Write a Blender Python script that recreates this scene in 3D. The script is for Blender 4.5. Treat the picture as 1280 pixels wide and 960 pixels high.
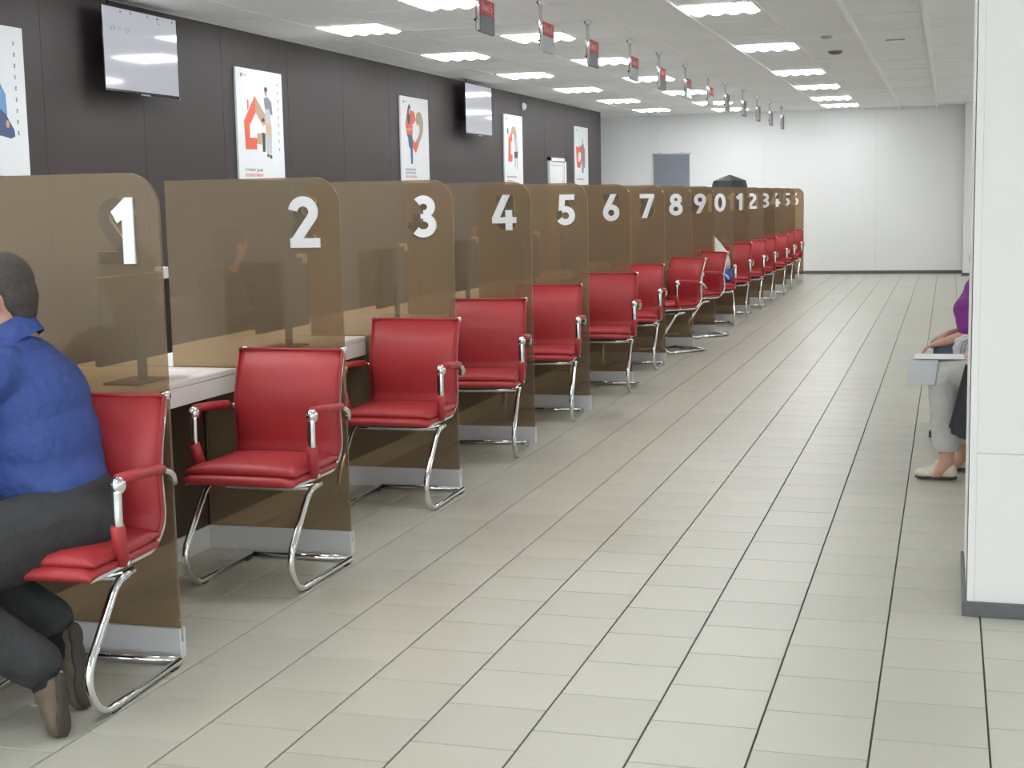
import bpy, bmesh, math, random
from mathutils import Vector, Matrix, Euler
PI = math.pi
for o in list(bpy.data.objects): bpy.data.objects.remove(o)
TOP = bpy.context.scene.collection
C = bpy.data.collections.new('place')        # linked to the scene at the end: keeps the build quick
rnd = random.Random(7)

# ------------------------------------------------------------------ camera, world, exposure
def make_camera():
    f, yaw, pitch, roll, h = 1801.3, 0.294699, 0.126544, -0.020140, 1.3932
    fwd = Vector((-math.sin(yaw)*math.cos(pitch), math.cos(yaw)*math.cos(pitch), -math.sin(pitch)))
    right = Vector((math.cos(yaw), math.sin(yaw), 0)); up = right.cross(fwd)
    r2 = right*math.cos(roll) + up*math.sin(roll); u2 = -right*math.sin(roll) + up*math.cos(roll)
    m = Matrix((r2, u2, -fwd)).transposed().to_4x4(); m.translation = (0, 0, h)
    cd = bpy.data.cameras.new('camera'); cam = bpy.data.objects.new('camera', cd); TOP.objects.link(cam)
    cam.matrix_world = m; cd.sensor_width = 36; cd.lens = f/1280*36; cd.clip_start = .05; cd.clip_end = 200
    bpy.context.scene.camera = cam
make_camera()
sc = bpy.context.scene
w = bpy.data.worlds.new('world'); sc.world = w; w.use_nodes = True
w.node_tree.nodes['Background'].inputs[0].default_value = (.9, .95, 1, 1)
w.node_tree.nodes['Background'].inputs[1].default_value = 5.0
vs = sc.view_settings
vs.view_transform = 'Standard'; vs.look = 'None'; vs.gamma = 1; vs.use_curve_mapping = False
vs.exposure = 0.42
LIGHT = 13.5

# ------------------------------------------------------------------ materials
MATS = {}
def mat(name, col=(.8,.8,.8), rough=.5, bdist=.01, metal=0, noise=0, nscale=20, bump=0, bscale=200, emit=0, coat=0, spec=.5, objvar=0, alpha_col=None, talpha=0):
    if name in MATS: return MATS[name]
    m = bpy.data.materials.new(name); m.use_nodes = True; nt = m.node_tree; N = nt.nodes; L = nt.links
    b = N['Principled BSDF']; out = N['Material Output']
    b.inputs['Base Color'].default_value = (*col, 1); b.inputs['Roughness'].default_value = rough
    b.inputs['Metallic'].default_value = metal; b.inputs['Specular IOR Level'].default_value = spec
    if coat: b.inputs['Coat Weight'].default_value = coat; b.inputs['Coat Roughness'].default_value = .08
    tc = N.new('ShaderNodeTexCoord')
    src = None
    if noise:
        n = N.new('ShaderNodeTexNoise'); n.inputs['Scale'].default_value = nscale; n.inputs['Detail'].default_value = 4
        L.new(tc.outputs['Object'], n.inputs['Vector'])
        hsv = N.new('ShaderNodeHueSaturation'); hsv.inputs['Color'].default_value = (*col, 1)
        mr = N.new('ShaderNodeMapRange'); mr.inputs['To Min'].default_value = 1-noise; mr.inputs['To Max'].default_value = 1+noise
        L.new(n.outputs['Fac'], mr.inputs['Value']); L.new(mr.outputs[0], hsv.inputs['Value'])
        src = hsv.outputs[0]
    if objvar:
        oi = N.new('ShaderNodeObjectInfo'); ge = N.new('ShaderNodeNewGeometry'); ad = N.new('ShaderNodeMath'); ad.operation = 'ADD'
        fr = N.new('ShaderNodeMath'); fr.operation = 'FRACT'
        L.new(oi.outputs['Random'], ad.inputs[0]); L.new(ge.outputs['Random Per Island'], ad.inputs[1]); L.new(ad.outputs[0], fr.inputs[0])
        mr2 = N.new('ShaderNodeMapRange'); mr2.inputs['To Min'].default_value = 1-objvar; mr2.inputs['To Max'].default_value = 1+objvar
        L.new(fr.outputs[0], mr2.inputs['Value'])
        h2 = N.new('ShaderNodeHueSaturation'); L.new(mr2.outputs[0], h2.inputs['Value'])
        if src: L.new(src, h2.inputs['Color'])
        else: h2.inputs['Color'].default_value = (*col, 1)
        src = h2.outputs[0]
    if src: L.new(src, b.inputs['Base Color'])
    if bump:
        n2 = N.new('ShaderNodeTexNoise'); n2.inputs['Scale'].default_value = bscale; n2.inputs['Detail'].default_value = 3
        L.new(tc.outputs['Object'], n2.inputs['Vector'])
        bp = N.new('ShaderNodeBump'); bp.inputs['Strength'].default_value = bump; bp.inputs['Distance'].default_value = bdist
        L.new(n2.outputs['Fac'], bp.inputs['Height']); L.new(bp.outputs[0], b.inputs['Normal'])
    if emit:
        b.inputs['Emission Color'].default_value = (*col, 1); b.inputs['Emission Strength'].default_value = emit
    if talpha:
        t = N.new('ShaderNodeBsdfTransparent'); t.inputs[0].default_value = (*alpha_col, 1)
        mx = N.new('ShaderNodeMixShader'); mx.inputs[0].default_value = talpha
        L.new(b.outputs[0], mx.inputs[1]); L.new(t.outputs[0], mx.inputs[2]); L.new(mx.outputs[0], out.inputs[0])
    MATS[name] = m; return m

M_FLOOR = mat('floor_tile', (.475,.462,.395), .34, noise=.05, nscale=3, bump=.02, bscale=60, objvar=.035)
M_GROUT = mat('grout', (.13,.125,.11), .9, noise=.25, nscale=8)
M_CEIL = mat('ceiling_tile', (.885,.91,.935), .9, noise=.03, nscale=60, bump=.25, bscale=150, objvar=.02)
M_TBAR = mat('ceiling_bar', (.90,.90,.89), .45)
M_CEILB = mat('ceiling_void', (.25,.25,.25), .9)
M_WHITE = mat('white_wall', (.83,.84,.84), .6, noise=.015, nscale=2, bump=.05, bscale=90)
M_PILLAR = mat('pillar_white', (.80,.79,.78), .5, noise=.015, nscale=2, bump=.04, bscale=60)
M_JOINT = mat('joint_grey', (.55,.56,.56), .8)
M_BASE = mat('baseboard_grey', (.115,.118,.125), .5, noise=.2, nscale=30)
M_DARK = mat('dark_wall_board', (.041,.029,.030), .55, noise=.12, nscale=3, bump=.03, bscale=40, objvar=.05)
M_DARKGAP = mat('dark_gap', (.02,.016,.016), .8)
M_PANEL = mat('brown_tinted_acrylic', (.245,.200,.146), .09, noise=.03, nscale=4, alpha_col=(1,.82,.58), talpha=.46, spec=.5)
M_NUM = mat('numeral_white', (.86,.87,.90), .4)
M_NUMB = mat('numeral_back', (.03,.022,.015), .8)
M_DESK = mat('desk_white', (.80,.79,.77), .35, noise=.02, nscale=5)
M_WENGE = mat('wenge_board', (.045,.028,.022), .4, noise=.2, nscale=6)
M_PLINTH = mat('plinth_white', (.66,.66,.66), .35, noise=.02, nscale=6)
M_RED = mat('red_leather', (.405,.031,.037), .47, noise=.10, nscale=14, bump=.12, bscale=220)
M_REDP = mat('red_piping', (.36,.022,.028), .42)
M_CHROME = mat('chrome', (.78,.79,.80), .10, metal=1)
M_BLACK = mat('black_plastic', (.012,.012,.014), .4)
M_POSTER = mat('poster_white', (.80,.82,.85), .45)
M_PRED = mat('print_red', (.76,.12,.06), .5)
M_PTAN = mat('print_tan', (.46,.33,.20), .5)
M_PGREY = mat('print_grey', (.20,.23,.29), .5)
M_PLITE = mat('print_light_grey', (.50,.51,.53), .5)
M_PDARK = mat('print_dark', (.05,.045,.05), .5)
M_PBLUE = mat('print_denim', (.06,.10,.22), .5)
M_PLBLUE = mat('print_light_blue', (.16,.33,.62), .5)
M_PSKIN = mat('print_skin', (.62,.36,.24), .5)
M_PORANGE = mat('print_orange', (.75,.40,.20), .5)
M_SCREEN = mat('screen_glow', (.50,.515,.56), .06, emit=.62, spec=.6); M_SCREEN.node_tree.nodes['Principled BSDF'].inputs['Base Color'].default_value = (.03,.03,.035,1)
M_STEXT = mat('screen_text', (.28,.30,.33), .2)
M_TVB = mat('tv_bezel', (.014,.014,.016), .12)
M_SIGNR = mat('sign_red', (.50,.075,.075), .6)
M_SIGNX = mat('sign_red_shaded', (.17,.11,.11), .6)  # far number plates: the weaker light on them is put into this red
M_SIGNT = mat('sign_lettering', (.80,.45,.45), .5)
M_SIGND = mat('sign_screen_dark', (.085,.095,.11), .5)
M_SIGNG = mat('sign_screen_grey', (.36,.39,.40), .5)
M_GREEN = mat('sign_screen_green', (.12,.42,.30), .2, emit=.15)
M_LIGHT = mat('lamp_diffuser', (.97,.99,1.0), .5, emit=LIGHT)
M_LFRAME = mat('lamp_frame', (.82,.82,.80), .4)
M_BLIND = mat('grey_blind', (.235,.255,.30), .7, noise=.03, nscale=8)
M_PAPER = mat('paper', (.80,.80,.81), .7)
M_PRINT = mat('faint_red_print', (.70,.45,.40), .7)
M_SKIN = mat('skin', (.52,.29,.21), .5, noise=.06, nscale=25)
M_HAIR = mat('hair_grey_brown', (.060,.049,.043), .75, noise=.5, nscale=60, bump=.6, bscale=160)
M_HAIR2 = mat('hair_grey', (.25,.25,.25), .75, noise=.4, nscale=60, bump=.6, bscale=160)
M_HAIR3 = mat('hair_dark', (.03,.02,.018), .7, noise=.4, nscale=60, bump=.6, bscale=160)
M_BLUE = mat('blue_shirt', (.032,.066,.25), .75, noise=.16, nscale=9, bump=.8, bscale=11, bdist=.035)
M_TROUS = mat('dark_trousers', (.036,.037,.040), .85, noise=.25, nscale=10, bump=.8, bscale=12, bdist=.03)
M_SOCK = mat('sock_dark', (.010,.011,.016), .9)
M_SHOE = mat('shoe_brown', (.12,.092,.062), .7, noise=.2, nscale=30)
M_SOLE = mat('shoe_sole', (.06,.05,.04), .8)
M_LINEN = mat('pale_linen', (.48,.475,.45), .85, noise=.12, nscale=12, bump=.7, bscale=13, bdist=.03)
M_CREAM = mat('cream_shoe', (.60,.54,.43), .6, noise=.2, nscale=60)
M_JEANS = mat('jeans_blue', (.085,.115,.19), .85, noise=.15, nscale=20, bump=.3, bscale=25)
M_PURPLE = mat('purple_top', (.20,.025,.22), .8, noise=.2, nscale=12)
M_NAVY = mat('navy_vest', (.022,.024,.055), .85, noise=.2, nscale=12)
M_BAG = mat('black_bag', (.013,.015,.018), .5, noise=.2, nscale=20, bump=.3, bscale=30)
M_GREYBAG = mat('white_grey_bag', (.60,.61,.62), .7, noise=.05, nscale=20)
M_BAGW = mat('plastic_white', (.72,.70,.70), .4)
M_BAGB = mat('plastic_blue', (.04,.09,.50), .4)
M_UMB = mat('umbrella_black', (.035,.037,.045), .6)
M_CASE = mat('monitor_case', (.02,.021,.023), .45)
M_SHIRTD = mat('clerk_jacket', (.03,.03,.035), .85)

# ------------------------------------------------------------------ mesh helpers
def link(name, me, m=None, parent=None, smooth=False):
    o = bpy.data.objects.new(name, me); C.objects.link(o)
    if m is not None:
        for x in (m if isinstance(m, (list, tuple)) else [m]): me.materials.append(x)
    if smooth:
        for p in me.polygons: p.use_smooth = True
    if parent: o.parent = parent
    return o
def obj(name, bm, m, parent=None, smooth=False):
    bmesh.ops.recalc_face_normals(bm, faces=bm.faces[:])
    me = bpy.data.meshes.new(name); bm.to_mesh(me); bm.free()
    o = link(name, me, m, parent, smooth)
    if smooth == 'auto':
        try: me.set_sharp_from_angle(angle=math.radians(35))
        except Exception: pass
    return o
def tag(o, label=None, cat=None, group=None, kind=None):
    if label: o['label'] = label
    if cat: o['category'] = cat
    if group: o['group'] = group
    if kind: o['kind'] = kind
    return o
def empty(name, loc=(0,0,0), rz=0):
    o = bpy.data.objects.new(name, None); C.objects.link(o); o.location = loc; o.rotation_euler = (0,0,rz); o.empty_display_size = .1
    return o
def box(bm, x0, x1, y0, y1, z0, z1, bev=0, mi=0):
    v = [bm.verts.new(p) for p in ((x0,y0,z0),(x1,y0,z0),(x1,y1,z0),(x0,y1,z0),(x0,y0,z1),(x1,y0,z1),(x1,y1,z1),(x0,y1,z1))]
    fs = [bm.faces.new([v[i] for i in q]) for q in ((3,2,1,0),(4,5,6,7),(0,1,5,4),(1,2,6,5),(2,3,7,6),(3,0,4,7))]
    for f in fs: f.material_index = mi
    if bev:
        es = list({e for f in fs for e in f.edges})
        bmesh.ops.bevel(bm, geom=es, offset=bev, segments=2, affect='EDGES', profile=.5)
    return fs
def bx(*a, bev=0):
    bm = bmesh.new(); box(bm, *a, bev=bev); return bm
def fillet(pts, r, n=6):
    """round the inner corners of a polyline; r may be a list"""
    pts = [Vector(p) for p in pts]; out = [pts[0]]
    for i in range(1, len(pts)-1):
        a, b, c = pts[i-1], pts[i], pts[i+1]; rr = r[i-1] if isinstance(r, (list, tuple)) else r
        d1 = (a-b); d2 = (c-b); k = min(rr, d1.length*.49, d2.length*.49)
        p0 = b + d1.normalized()*k; p1 = b + d2.normalized()*k
        for j in range(n+1):
            t = j/n; out.append((1-t)**2*p0 + 2*t*(1-t)*b + t*t*p1)
    out.append(pts[-1]); return out
def tube(bm, pts, r, n=10, caps=True, flat=None):
    """swept tube; r number or list; flat=(wx, wz) gives an elliptical section"""
    pts = [Vector(p) for p in pts]; rings = []
    t0 = (pts[1]-pts[0]).normalized(); up = Vector((1,0,0)) if abs(t0.x) < .9 else Vector((0,0,1))
    nrm = (up - t0*up.dot(t0)).normalized()
    for i, p in enumerate(pts):
        t = (pts[min(i+1, len(pts)-1)] - pts[max(i-1, 0)]).normalized()
        nrm = (nrm - t*nrm.dot(t)).normalized(); bn = t.cross(nrm)
        rr = r[i] if isinstance(r, (list, tuple)) else r
        a, b = (rr, rr) if flat is None else (flat[0], flat[1])
        rings.append([bm.verts.new(p + nrm*math.cos(2*PI*k/n)*a + bn*math.sin(2*PI*k/n)*b) for k in range(n)])
    for i in range(len(rings)-1):
        for k in range(n): bm.faces.new((rings[i][k], rings[i][(k+1)%n], rings[i+1][(k+1)%n], rings[i+1][k]))
    if caps: bm.faces.new(rings[0][::-1]); bm.faces.new(rings[-1])
def tb(pts, r, n=10, flat=None):
    bm = bmesh.new(); tube(bm, pts, r, n, True, flat); return bm
def lathe(bm, prof, n=20, c=(0,0,0)):
    rings = []
    for r, z in prof:
        if r < 1e-6: rings.append([bm.verts.new((c[0], c[1], c[2]+z))])
        else: rings.append([bm.verts.new((c[0]+r*math.cos(2*PI*k/n), c[1]+r*math.sin(2*PI*k/n), c[2]+z)) for k in range(n)])
    for a, b in zip(rings, rings[1:]):
        for k in range(n):
            q = [a[k%len(a)], a[(k+1)%len(a)], b[(k+1)%len(b)], b[k%len(b)]]
            u = []
            for v in q:
                if v not in u: u.append(v)
            if len(u) > 2: bm.faces.new(u)
def sphere(bm, c, r, seg=12, rot=None):
    rx, ry, rz = r if isinstance(r, (tuple, list)) else (r, r, r)
    mt = Matrix.Translation(c) @ (rot.to_4x4() if rot is not None else Matrix.Identity(4)) @ Matrix.Diagonal((rx, ry, rz, 1))
    nv = max(6, seg*2//3); rings = [[bm.verts.new(mt @ Vector((0,0,1)))]]
    for i in range(1, nv):
        t = PI*i/nv; rings.append([bm.verts.new(mt @ Vector((math.sin(t)*math.cos(2*PI*k/seg), math.sin(t)*math.sin(2*PI*k/seg), math.cos(t)))) for k in range(seg)])
    rings.append([bm.verts.new(mt @ Vector((0,0,-1)))])
    for a, b in zip(rings, rings[1:]):
        for k in range(seg):
            if len(a) == 1: bm.faces.new((a[0], b[k], b[(k+1)%seg]))
            elif len(b) == 1: bm.faces.new((a[k], b[0], a[(k+1)%seg]))
            else: bm.faces.new((a[k], b[k], b[(k+1)%seg], a[(k+1)%seg]))
def prism(bm, poly, f, d0, d1, mi=(0,0,0)):
    """extrude a 2D polygon; f(u,v,d)->xyz; mi = front, side, back material index"""
    a = [bm.verts.new(f(u, v, d0)) for u, v in poly]; b = [bm.verts.new(f(u, v, d1)) for u, v in poly]
    n = len(poly)
    x = bm.faces.new(a); x.material_index = mi[0]; y = bm.faces.new(b[::-1]); y.material_index = mi[2]
    for i in range(n):
        z = bm.faces.new((a[i], b[i], b[(i+1)%n], a[(i+1)%n])); z.material_index = mi[1]

def text_mesh(txt, size):
    cu = bpy.data.curves.new('lettering', 'FONT'); cu.body = txt; cu.size = size; cu.extrude = .0006; cu.resolution_u = 3
    o = bpy.data.objects.new('lettering', cu); TOP.objects.link(o)
    dg = bpy.context.evaluated_depsgraph_get(); dg.update()
    me = bpy.data.meshes.new_from_object(o.evaluated_get(dg)); bpy.data.objects.remove(o); bpy.data.curves.remove(cu)
    me.materials.clear(); return me
def lettering(name, txt, width, m, parent, loc, rot, height=None):
    me = text_mesh(txt, 1.0)
    if not me.vertices: return None
    xs = [v.co.x for v in me.vertices]; ys = [v.co.y for v in me.vertices]
    sx = width/max(1e-6, max(xs)-min(xs)); sy = sx if height is None else height/max(1e-6, max(ys)-min(ys))
    x0, y0 = min(xs), min(ys)
    for v in me.vertices: v.co.x = (v.co.x-x0)*sx; v.co.y = (v.co.y-y0)*sy
    o = link(name, me, m, parent); o.location = loc; o.rotation_euler = rot; return o
FACE_X = (PI/2, 0, PI/2)       # text reading along +Y on a plane that faces +X

# ------------------------------------------------------------------ the room
XW, YF, ZC, XR, YB = -5.706, 26.0, 2.855, 5.0, -6.0
YWE = 24.3                                             # end of the dark wall
S = lambda o: tag(o, kind='structure')
# floor: slab in the grout colour, tiles on top
floor = S(obj('floor', bx(-7.7, XR+.1, YB-.1, YF+.1, -.12, -.006), M_GROUT))
TW, TL, GX, GY = .2891, .2983, .0056, .0046
tiles = []
for i in range(-18, 23):
    x0 = -1.3237 + TW*i
    if x0 + TW < -6.6 or x0 > XR: continue
    off = 6.2103 - (0 if (i-3) % 2 == 0 else TL/2)
    for j in range(-44, 68):
        y0 = off + TL*j
        if y0 + TL < YB or y0 > YF: continue
        tiles.append((x0, y0))
def in_view(x, y, z=0):
    cam = sc.camera; q = cam.matrix_world.inverted() @ Vector((x, y, z))
    if q.z > -.5: return None
    u = 640 + 1801.3*q.x/-q.z; v = 480 - 1801.3*q.y/-q.z
    return (u, v, -q.z)
def rank(t):
    p = in_view(t[0]+TW/2, t[1]+TL/2)
    if p is None or not (-40 < p[0] < 1310 and 100 < p[1] < 1010): return 1e9
    if t[0]+TW/2 < -2.95: return 1e8 + p[2]
    return p[2]
tiles.sort(key=rank)
tmesh = None
for (x0, y0) in tiles[:298]:
    if tmesh is None:
        o = obj('floor_tile', bx(GX/2-TW/2, TW/2-GX/2, GY/2-TL/2, TL/2-GY/2, -.0065, 0, bev=.0012), M_FLOOR, floor); tmesh = o.data
    else:
        o = link('floor_tile', tmesh, None, floor)
    o.location = (x0+TW/2, y0+TL/2, 0)
bm = bmesh.new()
for (x0, y0) in tiles[298:]: box(bm, x0+GX/2, x0+TW-GX/2, y0+GY/2, y0+TL-GY/2, -.0065, 0)
tag(obj('floor_tile_field', bm, M_FLOOR, floor), kind='stuff')

# ceiling: void slab, lay-in tiles, T-bars, lamps in tile openings
ceiling = S(obj('ceiling', bx(-7.7, XR+.1, YB-.1, YF+.1, ZC+.06, ZC+.12), M_CEILB))
PX, PY = .61, .63
GX0, GY0 = -1.436, 11.235                              # a grid crossing
LX = {'A': -1.741, 'B': -3.571, 'C': -4.791, 'D': 2.529, 'E': 4.359}
def cellx(x): return round((x - PX/2 - GX0)/PX)
lamps = []
for n in (0, 5, 10, 14, 18, 21, -5, -10, -15, -20, -25): lamps.append(('A', n))
for n in (-26, -22, -18, -14, -10, -6, -2, 2, 6, 10, 14, 18, 21): lamps.append(('B', n))
for n in (-24, -20, -16, -12, -8, -4, 0, 4, 8, 12, 16, 20): lamps.append(('C', n))
for n in (-25, -20, -15, -10, -5, 0, 5, 10, 15, 20): lamps.append(('D', n)); lamps.append(('E', n))  # rows D and E: unseen lamps added so bounce light brightens the ceiling
lampset = {(cellx(LX[c]), n) for c, n in lamps}
cells = []
for i in range(-11, 11):
    for j in range(-28, 24):
        x0, y0 = GX0 + PX*i, GY0 + PY*j
        if x0 + PX > XR + .3 or (i, j) in lampset: continue
        if i < -7 and y0 < YWE - .4: continue
        if y0 + PY < YB or y0 > YF: continue
        cells.append((x0, y0))
near = [c for c in cells if c[1] > 8.6 and c[0] > -5.8 and c[0] < .5][:299]
nearset = set(near)
cmesh = None
for (x0, y0) in near:
    if cmesh is None:
        o = obj('ceiling_tile', bx(-PX/2+.004, PX/2-.004, -PY/2+.004, PY/2-.004, 0, .015), M_CEIL, ceiling); cmesh = o.data
    else: o = link('ceiling_tile', cmesh, None, ceiling)
    o.location = (x0+PX/2, y0+PY/2, ZC + rnd.choice((0, 0, 0, .001, .002))); o.rotation_euler = (rnd.uniform(-.002,.002), rnd.uniform(-.002,.002), 0)
bm = bmesh.new()
for c in cells:
    if c not in nearset: box(bm, c[0]+.004, c[0]+PX-.004, c[1]+.004, c[1]+PY-.004, ZC, ZC+.015)
tag(obj('ceiling_tile_field', bm, M_CEIL, ceiling), kind='stuff')
for i in range(-7, 11):
    x = GX0 + PX*i
    wd, dp = (.034, .040) if i in (1, 2) else (.020, .014) if i in (-1, 0) else (.016, .003)
    obj('ceiling_runner', bx(x-wd/2, x+wd/2, YB, YF, ZC-dp, ZC+.004), M_TBAR, ceiling)
bm = bmesh.new()
for j in range(-28, 24):
    y = GY0 + PY*j
    if YB < y < YF: box(bm, -7.6 if y > YWE else XW, XR, y-.005, y+.005, ZC-.0015, ZC+.003)
tag(obj('ceiling_cross_bars', bm, M_CEIL, ceiling), kind='stuff')

# walls
def wall_mesh(name, *a): return S(obj(name, bx(*a), M_DARKGAP if 'left' in name else M_JOINT))
YD = 9.575 - 1.235*7
wl = wall_mesh('wall_left', XW-.15, XW-.012, YD, YWE, 0, ZC+.06)
S(obj('wall_side', bx(XW-.15, XW, YB, YD, 0, ZC+.06), M_WHITE))
y = YD
first = None
while y < YWE:
    y1 = min(y+1.235, YWE); ya = y
    obj('wall_board', bx(XW-.012, XW, ya+.002, y1-.002, 0, ZC+.01), M_DARK, wl)
    y += 1.235
wf = wall_mesh('wall_far', -7.7, XR+.1, YF+.012, YF+.16, 0, ZC+.06)
for (a, b, c, d) in ((-7.7,-5.05,0,ZC+.01), (-5.05,-3.14,0,ZC+.01), (-3.14,-1.22,0,ZC+.01), (-1.22,XR,0,.543), (-1.22,XR,.543,ZC+.01)):
    obj('wall_sheet', bx(a+.0015, b-.0015, YF, YF+.012, c+.0015, d-.0015), M_WHITE, wf)
S(obj('baseboard_far', bx(-7.7, XR, YF-.015, YF-.0005, 0, .055, bev=.004), M_BASE))
wr = S(obj('wall_right', bx(XR, XR+.12, YB, YF, 0, ZC+.06), M_WHITE))
S(obj('baseboard_right', bx(XR-.015, XR-.0005, YB, YF-.02, 0, .055, bev=.004), M_BASE))
bm = bmesh.new()
WN = [(-5.2,-2.2), (-1.9,1.1), (1.4,4.6)]; Z0, Z1 = .75, 2.6
box(bm, XW-.2, XR+.12, YB-.12, YB, 0, Z0); box(bm, XW-.2, XR+.12, YB-.12, YB, Z1, ZC+.06)
xs = [XW-.2] + [v for a in WN for v in a] + [XR+.12]
for q in range(0, len(xs), 2): box(bm, xs[q], xs[q+1], YB-.12, YB, Z0, Z1)
S(obj('wall_back', bm, M_WHITE))
for q, (a, b) in enumerate(WN):
    fr = bmesh.new(); t = .05
    for z0, z1, x0, x1 in ((Z0,Z0+t,a,b), (Z1-t,Z1,a,b), (Z0+t,Z1-t,a,a+t), (Z0+t,Z1-t,b-t,b), (Z0+t,Z1-t,(a+b)/2-t/2,(a+b)/2+t/2)): box(fr, x0, x1, YB-.09, YB-.03, z0, z1)
    wn = S(obj('window_%d' % (q+1), fr, M_LFRAME))
    for x0, x1 in ((a+t,(a+b)/2-t/2), ((a+b)/2+t/2,b-t)):
        obj('window_pane', bx(x0, x1, YB-.062, YB-.058, Z0+t, Z1-t), mat('window_glass', (.9,.95,.95), .05, alpha_col=(.96,.98,.98), talpha=.92), wn)
    obj('window_sill', bx(a-.05, b+.05, YB, YB+.15, Z0-.03, Z0), M_LFRAME, wn)
    pl = bpy.data.lights.new('window_portal', 'AREA'); pl.shape = 'RECTANGLE'; pl.size = b-a; pl.size_y = Z1-Z0; pl.cycles.is_portal = True
    po = bpy.data.objects.new('window_portal', pl); C.objects.link(po); po.location = ((a+b)/2, YB-.13, (Z0+Z1)/2); po.rotation_euler = (PI/2, 0, 0)
S(obj('wall_niche', bx(-7.8, -7.7, YWE-.3, YF+.1, 0, ZC+.06), M_WHITE))
S(obj('wall_niche_back', bx(-7.7, XW-.15, YWE-.4, YWE-.3, 0, ZC+.06), M_WHITE))
# pillar at the right edge: clad column
def pillar(x0, x1, y0, y1, name):
    p = S(obj(name, bx(x0+.012, x1-.012, y0+.012, y1-.012, 0, ZC-.0005), M_PILLAR))
    for a, b in ((.04, .5443), (.5457, ZC-.001)):
        obj('cladding_panel', bx(x0+.0245, x1-.0245, y0, y0+.012, a, b), M_PILLAR, p)
        obj('cladding_panel', bx(x0+.0245, x1-.0245, y1-.012, y1, a, b), M_PILLAR, p)
        obj('cladding_panel', bx(x0, x0+.012, y0+.0245, y1-.0245, a, b), M_PILLAR, p)
        obj('cladding_panel', bx(x1-.012, x1, y0+.0245, y1-.0245, a, b), M_PILLAR, p)
    for cx, sx in ((x0, 1), (x1, -1)):
        for cy, sy in ((y0, 1), (y1, -1)):
            bm = bmesh.new()
            a, b = sorted((cx - .0015*sx, cx + .024*sx)); c, d = sorted((cy - .0015*sy, cy + .001*sy)); box(bm, a, b, c, d, .04, ZC-.001)
            a, b = sorted((cx - .0015*sx, cx + .001*sx)); c, d = sorted((cy - .0015*sy, cy + .024*sy)); box(bm, a, b, c, d, .04, ZC-.001)
            obj('corner_trim', bm, M_PILLAR, p)
    for a in ((x0-.014, x1+.014, y0-.014, y0), (x0-.014, x1+.014, y1, y1+.014), (x0-.014, x0, y0, y1), (x1, x1+.014, y0, y1)):
        obj('skirting', bx(*a, 0, .05, bev=.003), M_BASE, p)
    return p
pillar(.078, .66, 4.87, 5.55, 'wall_pillar')
pillar(.235, .80, 25.2, 25.9, 'wall_pillar_far')

# white door in the dark wall
dr = S(obj('door_1', bx(XW+.006, XW+.02, 20.93, 21.71, .02, 1.965), mat('door_white', (.78,.80,.80), .4)))
for a in ((20.83, 20.93, 0, 2.02), (21.71, 21.81, 0, 2.02)): obj('door_frame', bx(XW+.001, XW+.035, a[0], a[1], a[2], a[3]), mat('door_white'), dr)
obj('door_frame', bx(XW+.001, XW+.035, 20.83, 21.81, 1.97, 2.02), mat('door_white'), dr)
bm = bmesh.new(); tube(bm, [(XW+.02,21.63,1.0),(XW+.06,21.63,1.0),(XW+.06,21.52,1.0)], .009); obj('door_handle', bm, M_CHROME, dr, True)
bm = bmesh.new(); box(bm, XW+.0195, XW+.0215, 20.99, 21.65, 1.90, 1.915); box(bm, XW+.0195, XW+.0215, 21.63, 21.645, 1.1, 1.9); obj('door_groove', bm, M_JOINT, dr)

# ------------------------------------------------------------------ ceiling lamps
def make_lamp():
    r = empty('ceiling_lamp')
    bm = bmesh.new(); h = .29; t = .012
    for a in ((-h,h,-h-.012,-h+t), (-h,h,h-t,h+.012), (-h-.006,-h+t,-h,h), (h-t,h+.006,-h,h)): box(bm, *a, -.004, .03)
    obj('frame', bm, M_LFRAME, r)
    for k in range(4):
        bm = bmesh.new(); x0 = -h+t + k*(2*h-2*t)/4; wd = (2*h-2*t)/4; n = 8
        prof = [(x0 + wd*(.02+.96*i/n), -.022*math.sin(PI*i/n)) for i in range(n+1)]
        y0, y1 = -h+t, h-t
        va = [bm.verts.new((x, y0 + .0, z)) for x, z in prof]; vb = [bm.verts.new((x, y1, z)) for x, z in prof]
        for i in range(n): bm.faces.new((va[i], va[i+1], vb[i+1], vb[i]))
        bm.faces.new(va[::-1]); bm.faces.new(vb)
        obj('diffuser', bm, M_LIGHT, r)
    return r
def copy_tree(o, parent=None):
    c = o.copy(); C.objects.link(c)
    if parent: c.parent = parent; c.matrix_parent_inverse = Matrix.Identity(4)
    for ch in list(o.children): copy_tree(ch, c)
    return c
lamp0 = make_lamp()
LROW = {'A': ('square ceiling lamp in the row beyond the hanging signs, over the aisle', 'ceiling lamps over the aisle'),
        'B': ('square ceiling lamp in the row just behind the hanging signs', 'ceiling lamps behind the signs'),
        'C': ('square ceiling lamp in the row along the dark wall', 'ceiling lamps along the dark wall'),
        'E': ('unseen square ceiling lamp added for bounce light over the far side of the hall', 'unseen ceiling lamps added over the far side'),
        'D': ('unseen square ceiling lamp added for bounce light behind the pillar', 'unseen ceiling lamps added behind the pillar')}
for q, (c, n) in enumerate(lamps):
    r = lamp0 if q == 0 else copy_tree(lamp0)
    r.location = (LX[c], GY0 + PY*n + PY/2, ZC)
    tag(r, LROW[c][0], 'ceiling lamp', LROW[c][1])

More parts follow.
